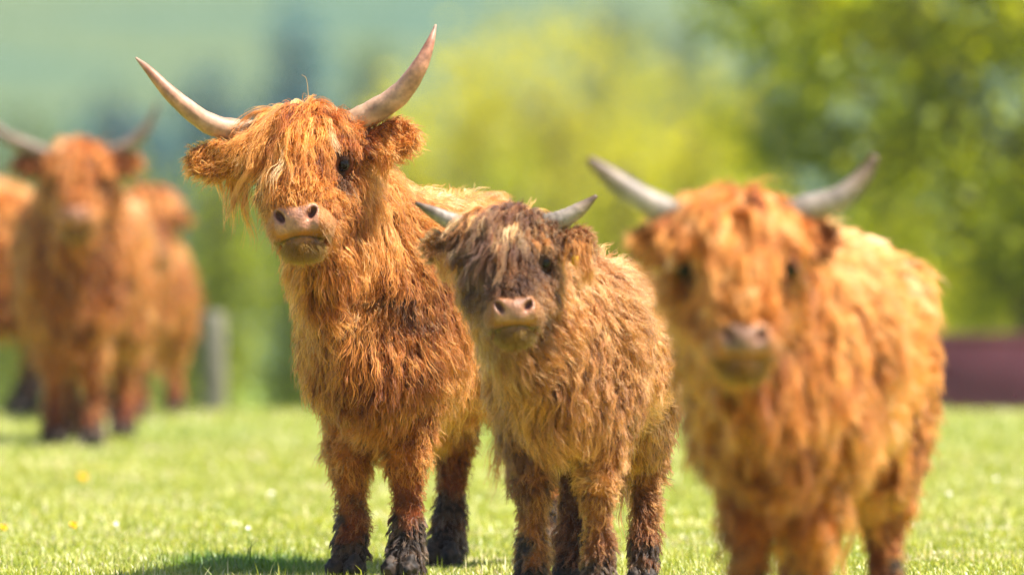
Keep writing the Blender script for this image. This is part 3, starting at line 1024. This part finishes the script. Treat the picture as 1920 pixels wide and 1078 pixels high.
    # eyes
    for s in (-1, 1):
        mb = MB()
        c = Hd(.108 * s, .072, -.132); rr = .0215 * h
        nst = 10
        ring = [(c + np.array([0, 0, 0]) + Uv * rr * math.cos(a)) for a in np.linspace(math.pi, 0, nst)]
        mb.tube(ring, [max(.0006, rr * math.sin(a)) for a in np.linspace(math.pi, 0, nst)], 14)
        eye = mb.build('eye', M['eye'], root)
        # upper lid: a thick half shell drawn over the top of the eyeball
        lv, lq = [], []
        na, nb = 9, 14
        out_ = nrm(Gv * .75 + Rv * s * .65)
        sd_ = nrm(np.cross(Uv, out_))
        for ia in range(na):
            el = R(22 + 68 * ia / (na - 1))
            for ib in range(nb):
                az_ = R(-100 + 200 * ib / (nb - 1))
                dr = math.cos(el) * (math.cos(az_) * out_ + math.sin(az_) * sd_) + math.sin(el) * Uv
                rl = rr * (1.16 + (.08 if ia == 1 else 0) - (.14 if ia == 0 else 0))
                lv.append(c + dr * rl)
        for ia in range(na - 1):
            for ib in range(nb - 1):
                k_ = ia * nb + ib
                lq.append([k_, k_ + 1, k_ + nb + 1, k_ + nb])
        mesh_np('eyelid', np.array(lv), np.array(lq), None, M['hide'], eye, colors=np.tile([0.05, 0.018, 0.009], (len(lv), 1)))
    # horns
    for pts, rad in spec['horns']:
        hp = [at(x, y, d) - base for x, y, d in pts]
        cv = catmull(hp, 26)
        rr = np.interp(np.linspace(0, 1, 26), np.linspace(0, 1, len(rad)), rad)
        rr = rr * (1 + .05 * np.sin(np.arange(26) * 2.1) * np.linspace(1, 0, 26))
        t = np.linspace(0, 1, 26)
        cc = palette_mix(spec['horn_pal'], t)
        mb = MB(); mb.tube(cv, rr, 16)
        cols = np.vstack([np.repeat(cc, 16, axis=0), cc[:1], cc[-1:]])
        hv_ = np.concatenate(mb.v); cols = cols * np.clip(.88 + .2 * Noise(13, 4)(hv_)[:, None] + .12 * Noise(45, 6)(hv_)[:, None], .3, 1.2)
        mb.build('horn', M['horn'], root, colors=cols)
    # hooves, cloven
    hp = []
    for s in (-1, 1):
        hp.append(ell((0.0, 0.026 * s * S, 0.03 * S), S * np.array([.058, .029, .042]), None, .006))
    hp.append({**ell((0, 0, -0.5), (.5, .5, .5), None, .004), 'sub': True})
    hv, hq = surface_nets(hp, 0.006)
    hv = hv * (1 + .07 * Noise(22, 5)(hv)[:, None] + .04 * Noise(60, 6)(hv)[:, None])
    hm = None
    for s in (-1, 1):
        for F_, L_ in ((-.055, spec.get('legw', .092 * W)), (-1.155, spec.get('hindw', .15))):
            if hm is None:
                o = mesh_np('hoof', hv, hq, None, M['hoof'], root, colors=np.tile([0.022, 0.013, 0.008], (len(hv), 1)) * (1 + .6 * Noise(30, 12)(hv)[:, None]))
                hm = o.data
            else:
                o = bpy.data.objects.new('hoof', hm); col.objects.link(o); o.parent = root
            o.location = B(F_, L_ * s, 0.004)
            o.rotation_euler = (0, 0, math.atan2(f[1], f[0]))
    # ---- coat
    nst_, ng = spec['strands'], spec['guides']
    hr = spec['hair_r']
    camw = lambda P: 1.0 + 0.8 * (loc(P)[:, 1] > -.1) * (np.linalg.norm(loc(P), axis=1) < .5)
    rt = sample_surface(v, q, nst_, r, camw)
    nd = sdf(nbody, rt)
    ed = np.minimum(*[np.linalg.norm(loc(rt) - np.array([.107 * s_, .062, -.132]), axis=1) for s_ in (-1, 1)])
    rt = rt[(nd > 0.002) & (ed > .034)]
    gsel = r.permutation(len(rt))[:ng]
    g0 = rt[gsel]
    _, gn = sdf_grad(pr, g0)
    gL, gF, gl, gs = blend_attr(pr, g0, ['L', 'fl', 'lf', 'sh'])
    ln2 = Noise(3.0 / S, spec['seed'] + 9)
    gL = gL * np.clip(1 + 0.32 * ln2(g0) + r.normal(0, .26, len(g0)), .4, 1.9)
    gl = np.clip(gl * (1 + .55 * Noise(5 / S, spec['seed'] + 12)(g0) + r.normal(0, .3, len(g0))), .05, .6)
    swirl = np.stack([Noise(3.2 / S, spec['seed'] + 30 + k)(g0) for k in range(3)], 1)
    gF = nrm(gF + 0.5 * swirl)
    offg = np.clip(gL * .3, .004, .03) * r.uniform(.4, 1.2, len(g0))
    G = grow(pr, g0, gn, gF, gL, gl, 0.16, offg, r)
    G = wave(G, gL, 0.05, 1.3, r)
    kd = kdtree.KDTree(len(g0))
    for i, p in enumerate(g0): kd.insert(p, i)
    kd.balance()
    gi = np.array([kd.find(p)[1] for p in rt])
    low = rt[:, 2] < (spec.get('mudz', .24) - .04 + .04 * o_fine(rt)) * S
    C = children(G, g0, rt, gi, r, np.where(low, .97, .42)[:, None, None], np.where(low, .002, .007 * S)[:, None, None])
    _, rn = None, None
    eyes_ = [Hd(.108 * s_, .072, -.132) for s_ in spec.get('see', (-1, 1))]
    def clear(Q):
        ok = np.ones(len(Q), bool)
        for e_ in eyes_:
            dv = Q - e_
            near_ = (np.linalg.norm(dv[..., [0, 2]], axis=-1) < .0165 * h) & (dv[..., 1] < .02) & (dv[..., 1] > -.12)
            ok &= ~near_.any(1)
        return ok
    ck = clear(C); C = C[ck]; rt = rt[ck]; gi = gi[ck]; low = low[ck]
    gj = r.normal(0, .07, len(g0))
    jit = gj[gi] + r.normal(0, .11, len(rt))
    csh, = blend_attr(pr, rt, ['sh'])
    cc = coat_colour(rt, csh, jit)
    s = np.linspace(0, 1, K)
    rt_tip = np.interp(s, [0, .4, 1], [0.2, 0.85, 1.06])  # dark undercoat roots, deepened to paint the shade between locks
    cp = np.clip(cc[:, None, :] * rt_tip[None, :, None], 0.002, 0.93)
    Lc = np.linalg.norm(np.diff(C, axis=1), axis=2).sum(1)
    rad = hr * np.interp(s, [0, .6, 1], [1.0, .85, .25])[None] * r.uniform(.7, 1.3, (len(rt), 1)) * np.clip(Lc / .03, .45, 1)[:, None] * np.where(low, 1.35, 1.0)[:, None]
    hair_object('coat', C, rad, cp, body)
    # ---- forelock falling over the face, and ear fringes
    cand = sample_surface(v, q, 60000, r, lambda P: ((np.abs(loc(P)[:, 0]) < .135) & (loc(P)[:, 2] > -.075) & (loc(P)[:, 1] > -.09) & (loc(P)[:, 2] < .06)) * 1.0)
    nf, ngf = spec['fore']
    fr = cand[:nf]
    f0 = fr[:ngf]
    _, fn = sdf_grad(pr, f0)
    lf = loc(f0)
    dirn = nrm(np.outer(np.ones(ngf), Gv * .7 - Uv * .35) + np.outer(lf[:, 0] * 6.0 + spec.get('part', 0), Rv) + 0.35 * np.stack([Noise(9, 70 + k)(f0) for k in range(3)], 1))
    fL = spec['foreL'] * h * r.uniform(.6, 1.15, ngf) * np.clip(1.15 - np.abs(lf[:, 0]) * 2.0, .6, 1.1)
    fL = fL * np.where(lf[:, 0] > spec.get('cut', .02), spec.get('cutf', 1.0), 1.0) * np.where(np.abs(lf[:, 0]) > .07, spec.get('sides', .75), 1.0)
    fG = grow(pr, f0, fn, dirn, fL, np.full(ngf, .26), 0.24, r.uniform(.006, .030, ngf) * h, r, 0.17, 0.14)
    fG = wave(fG, fL, 0.035, 1.9, r)
    kd = kdtree.KDTree(ngf)
    for i, p in enumerate(f0): kd.insert(p, i)
    kd.balance()
    fi = np.array([kd.find(p)[1] for p in fr])
    fC = children(fG, f0, fr, fi, r, 0.9, 0.007 * h, .65, 1.0)
    up_ = (loc(fG.reshape(-1, 3)).reshape(ngf, K, 3)[..., 2].max(1) > .07)[fi]
    ck = clear(fC) & (~up_ | (r.uniform(size=nf) < .035)); fC = fC[ck]; fr = fr[ck]; fi = fi[ck]; nf = len(fr)
    jf = r.normal(.02, .2, ngf)[fi] + r.normal(0, .06, nf)
    fc = coat_colour(fr, np.full(nf, spec.get('fore_sh', .6)), jf)
    fdk = spec.get('fore_dark', 0)
    if fdk:
        dk = ((r.uniform(size=ngf) < fdk)[fi])[:, None] * r.uniform(.6, 1, (nf, 1))
        fc = fc * (1 - dk) + np.array(spec['dark_col']) * dk * r.uniform(.7, 2.2, (nf, 1))
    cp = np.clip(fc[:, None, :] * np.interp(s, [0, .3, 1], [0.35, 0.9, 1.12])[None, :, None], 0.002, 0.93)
    rad = hr * 0.95 * np.interp(s, [0, .6, 1], [1.0, .85, .3])[None] * r.uniform(.7, 1.3, (nf, 1))
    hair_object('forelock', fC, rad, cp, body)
    # ear fringe
    ew = spec.get('fringe')
    if ew:
        EP, EC, ER = [], [], []
        for (b_, t_, n_e, len_e) in ew:
            b3 = at(*b_) - base; t3 = at(*t_) - base
            u = r.uniform(0, 1, n_e)[:, None]
            ngx = max(5, n_e // 18)
            ug = r.uniform(0, 1, ngx)[:, None]
            p0 = b3 + (t3 - b3) * ug + r.normal(0, .006, (ngx, 3))
            ll = len_e * r.uniform(.45, 1.1, ngx)
            dd = nrm(down + 0.25 * nrm(t3 - b3) * r.uniform(-.6, 1, (ngx, 1)) + r.normal(0, .1, (ngx, 3)) + np.array([0, -.35, 0]))
            gg = grow(pr, p0, np.tile(np.array([0, -1.0, 0]), (ngx, 1)), dd, ll, np.full(ngx, .15), .3, np.full(ngx, .008), r, .2, .2)
            gg = wave(gg, ll, .05, 1.3, r)
            e0 = b3 + (t3 - b3) * u + r.normal(0, .007, (n_e, 3))
            gi_ = np.abs(u - ug.T).argmin(1)
            ec = children(gg, p0, e0, gi_, r, .85, .006, .6, 1.0)
            EP.append(ec)
            c_ = palette_mix(pal, .52 + r.normal(0, .12, n_e))
            EC.append(np.repeat(c_[:, None], K, 1)); ER.append(hr * np.interp(s, [0, .6, 1], [1.0, .85, .3])[None] * r.uniform(.7, 1.3, (n_e, 1)))
        hair_object('ear_fringe', np.concatenate(EP), np.concatenate(ER), np.clip(np.concatenate(EC), .002, .93), body)
    if 'ear_tag' in spec:
        p = at(*spec['ear_tag']) - base
        mb = MB(); mb.box((-.009, -.002, -.016), (.009, .002, .010), .002)
        o = mb.build('ear_tag', M['tag'], root, smooth=False); o.location = p; o.rotation_euler = (0.1, 0.12, -.25)
    return root


GINGER = [(0.06, 0.0105, 0.0015), (0.26, 0.052, 0.005), (0.52, 0.142, 0.013), (0.72, 0.255, 0.034), (0.88, 0.52, 0.21)]
TAN = [(0.04, 0.010, 0.003), (0.20, 0.056, 0.010), (0.47, 0.155, 0.028), (0.69, 0.30, 0.075), (0.88, 0.56, 0.25)]
DEEP = [(c[0] * .78, c[1] * .72, c[2] * .7) for c in GINGER]
PINKHORN = [(0.26, 0.145, 0.075), (0.43, 0.26, 0.155), (0.46, 0.26, 0.165), (0.44, 0.21, 0.13), (0.36, 0.15, 0.09), (0.42, 0.26, 0.18)]
BROWNHORN = [(0.14, 0.09, 0.06), (0.17, 0.115, 0.08), (0.15, 0.095, 0.065), (0.11, 0.065, 0.04)]
GREYHORN = [(0.19, 0.145, 0.105), (0.27, 0.22, 0.175), (0.25, 0.20, 0.16), (0.18, 0.125, 0.085), (0.13, 0.075, 0.045)]

Dh = 29.62
big = dict(see=(1,), name='highland_cow', label='ginger cow with the longest, widest horns, sharp in focus, muddy chest and feet', cat='cow',
           px=690, d=29.9, wide=.91, barrel=.97, S=1.0, hs=1.0, psi=17.5, yaw=10, roll=7, pitch=-5, seed=101, poll=(572, 234, Dh), res=0.010, pal=GINGER, hair=.74,
           horns=[([(490, 246, Dh), (452, 246, Dh), (390, 231, Dh - .03), (325, 181, Dh - .06), (280, 133, Dh - .05), (255, 109, Dh - .02)],
                   [.033, .034, .030, .022, .012, .003]),
                  ([(648, 234, Dh), (690, 216, Dh), (748, 178, Dh - .03), (785, 128, Dh - .06), (806, 82, Dh - .05), (817, 47, Dh - .02)],
                   [.034, .036, .032, .024, .013, .003])],
           horn_pal=PINKHORN,
           ears=[((452, 295, Dh - .06), (360, 303, Dh - .03), .105, .25), ((700, 272, Dh - .02), (772, 250, Dh), .11, .35)],
           fringe=[((462, 300, Dh - .04), (415, 300, Dh - .04), 240, .27), ((712, 280, Dh - .03), (735, 275, Dh - .03), 160, .14)],
           strands=98000, guides=12500, hair_r=.0009, fore=(10500, 620), foreL=.215, fore_sh=.66, part=-.08, cut=.03, cutf=.65, sides=.58,
           mud=[(np.array([.10, -.15, .78]), np.array([.13, .4, .05]), .66), (np.array([0., -.05, .40]), np.array([.1, .3, .05]), .6)])
make_cow(big)

Dc = 28.25
calf = dict(see=(1,), name='highland_calf', label='tan calf with short stubby horns, dark face and yellow ear tag', cat='calf',
            px=1052, d=28.55, S=.80, hs=.84, psi=8, hindw=.13, yaw=-2, roll=3, pitch=-4, seed=202, poll=(950, 420, Dc), res=0.009, pal=TAN, hair=.92, leghair=1.25, mudz=.2, legw=.115, zk=(.41, .62), rz=.88, wide=.92, barrel=1.06,
            horns=[([(880, 424, Dc), (845, 415, Dc), (812, 398, Dc), (778, 380, Dc)], [.026, .024, .017, .004]),
                   ([(1020, 420, Dc), (1055, 411, Dc), (1088, 392, Dc), (1119, 367, Dc)], [.027, .026, .020, .005])],
            horn_pal=GREYHORN,
            ears=[((850, 470, Dc - .01), (798, 462, Dc), .085, .2), ((1065, 455, Dc - .01), (1108, 452, Dc), .085, .35)],
            fringe=[((858, 475, Dc - .03), (820, 480, Dc - .03), 150, .09), ((1060, 450, Dc - .03), (1105, 460, Dc - .03), 260, .13)],
            strands=84000, guides=8500, hair_r=.00095, fore=(8500, 440), foreL=.20, part=-.2, cut=.01, cutf=.55, sides=.6, fore_dark=.58, dim=.0,
            face_dark=1.0, dark_col=(0.042, 0.0135, 0.006), patch=.55, fore_sh=.7, ear_tag=(1079, 486, Dc - .045), nose_col=(0.29, 0.13, 0.068), lip_col=(0.24, 0.085, 0.018), chin_col=(0.15, 0.06, 0.003))
make_cow(calf)

Dn = 23.75
near = dict(muz=.9, nose_col=(0.25, 0.12, 0.075), name='highland_cow', label='blurred ginger cow nearest the camera at the right, grey upswept horns', cat='cow',
            px=1455, d=24.1, S=.93, hs=.95, psi=9, wide=.86, barrel=.93, hw=1.15, hindw=.115, yaw=-4, roll=0, seed=303, poll=(1378, 400, Dn), res=0.014, pal=GINGER, hair=.95,
            horns=[([(1290, 415, Dn), (1240, 393, Dn), (1185, 362, Dn), (1135, 325, Dn), (1102, 298, Dn)], [.034, .033, .028, .021, .009]),
                   ([(1460, 415, Dn), (1512, 393, Dn), (1575, 372, Dn), (1615, 335, Dn), (1642, 292, Dn)], [.034, .033, .028, .02, .009])],
            horn_pal=GREYHORN,
            ears=[((1250, 460, Dn), (1185, 450, Dn), .095, .25), ((1510, 455, Dn), (1566, 452, Dn), .095, .3)],
            strands=34000, guides=2800, hair_r=.0018, fore=(6000, 320), foreL=.145, part=0.0)
make_cow(near)

Df = 44.7
far = dict(name='highland_cow', label='blurred ginger cow standing at the left with upright grey horns', cat='cow',
           px=132, d=45.0, S=1.0, hs=.92, psi=3, hindw=.12, mudz=.13, barrel=.8, yaw=4, roll=2, seed=404, poll=(148, 285, Df), res=0.016, wide=.86, pal=DEEP, hair=1.0,
           horns=[([(95, 292, Df), (42, 272, Df), (-5, 245, Df), (-40, 195, Df)], [.034, .032, .022, .006]),
                  ([(200, 290, Df), (240, 274, Df), (275, 240, Df), (297, 193, Df)], [.034, .03, .022, .006])],
           horn_pal=BROWNHORN,
           ears=[((75, 312, Df), (25, 308, Df), .10, .25), ((218, 308, Df), (262, 300, Df), .10, .3)],
           strands=26000, guides=2200, hair_r=.0023, fore=(4200, 240), foreL=.15, part=0.0)
make_cow(far)

D5 = 49.6
young = dict(name='highland_calf', label='blurred pale ginger hornless calf behind the shoulder of the cow at the left', cat='calf',
             px=228, d=50.0, mudz=.12, S=.80, hs=.85, psi=6, yaw=-6, roll=0, seed=505, poll=(278, 370, D5), res=0.018, pal=DEEP, hair=1.15,
             horns=[], horn_pal=GREYHORN,
             ears=[((240, 405, D5), (205, 408, D5), .09, .25), ((318, 400, D5), (352, 410, D5), .09, .3)],
             strands=18000, guides=1600, hair_r=.0027, fore=(2600, 160), foreL=.15, part=0.0)
make_cow(young)

D6 = 50.9
side = dict(name='highland_cow', label='blurred ginger cow cut off by the left edge, only its rump showing', cat='cow',
            px=-430, d=51.0, S=1.04, hs=.95, psi=80, yaw=70, roll=0, seed=606, poll=(-560, 300, D6), res=0.018, pal=GINGER, hair=1.0,
            horns=[([(-545, 300, D6 - .08), (-530, 285, D6 - .2), (-540, 250, D6 - .33), (-550, 210, D6 - .38)], [.034, .03, .022, .006]),
                   ([(-575, 300, D6 + .08), (-590, 285, D6 + .2), (-590, 250, D6 + .33), (-580, 210, D6 + .38)], [.034, .03, .022, .006])],
            horn_pal=GREYHORN,
            ears=[((-550, 330, D6 - .12), (-530, 335, D6 - .2), .09, .25), ((-575, 330, D6 + .12), (-590, 335, D6 + .2), .09, .25)],
            strands=18000, guides=1600, hair_r=.0027, fore=(2600, 160), foreL=.18, part=0.0)
make_cow(side)

# ------------------------------------------------------------------ air
HAZE = True
if HAZE:
    m, nt, out = new_mat('haze')
    pv = N(nt, 'ShaderNodeVolumePrincipled')
    pv.inputs['Color'].default_value = (0.80, 0.90, 0.98, 1)
    pv.inputs['Density'].default_value = 0.00016
    pv.inputs['Anisotropy'].default_value = 0.0
    nt.links.new(pv.outputs[0], out.inputs['Volume'])
    mb = MB(); mb.box((-1510, -310, -9), (1510, 3010, 62))
    hz = mb.build('haze', m, smooth=False)
    tag(hz, 'thin pale bluish haze over the whole valley', 'haze', kind='stuff')
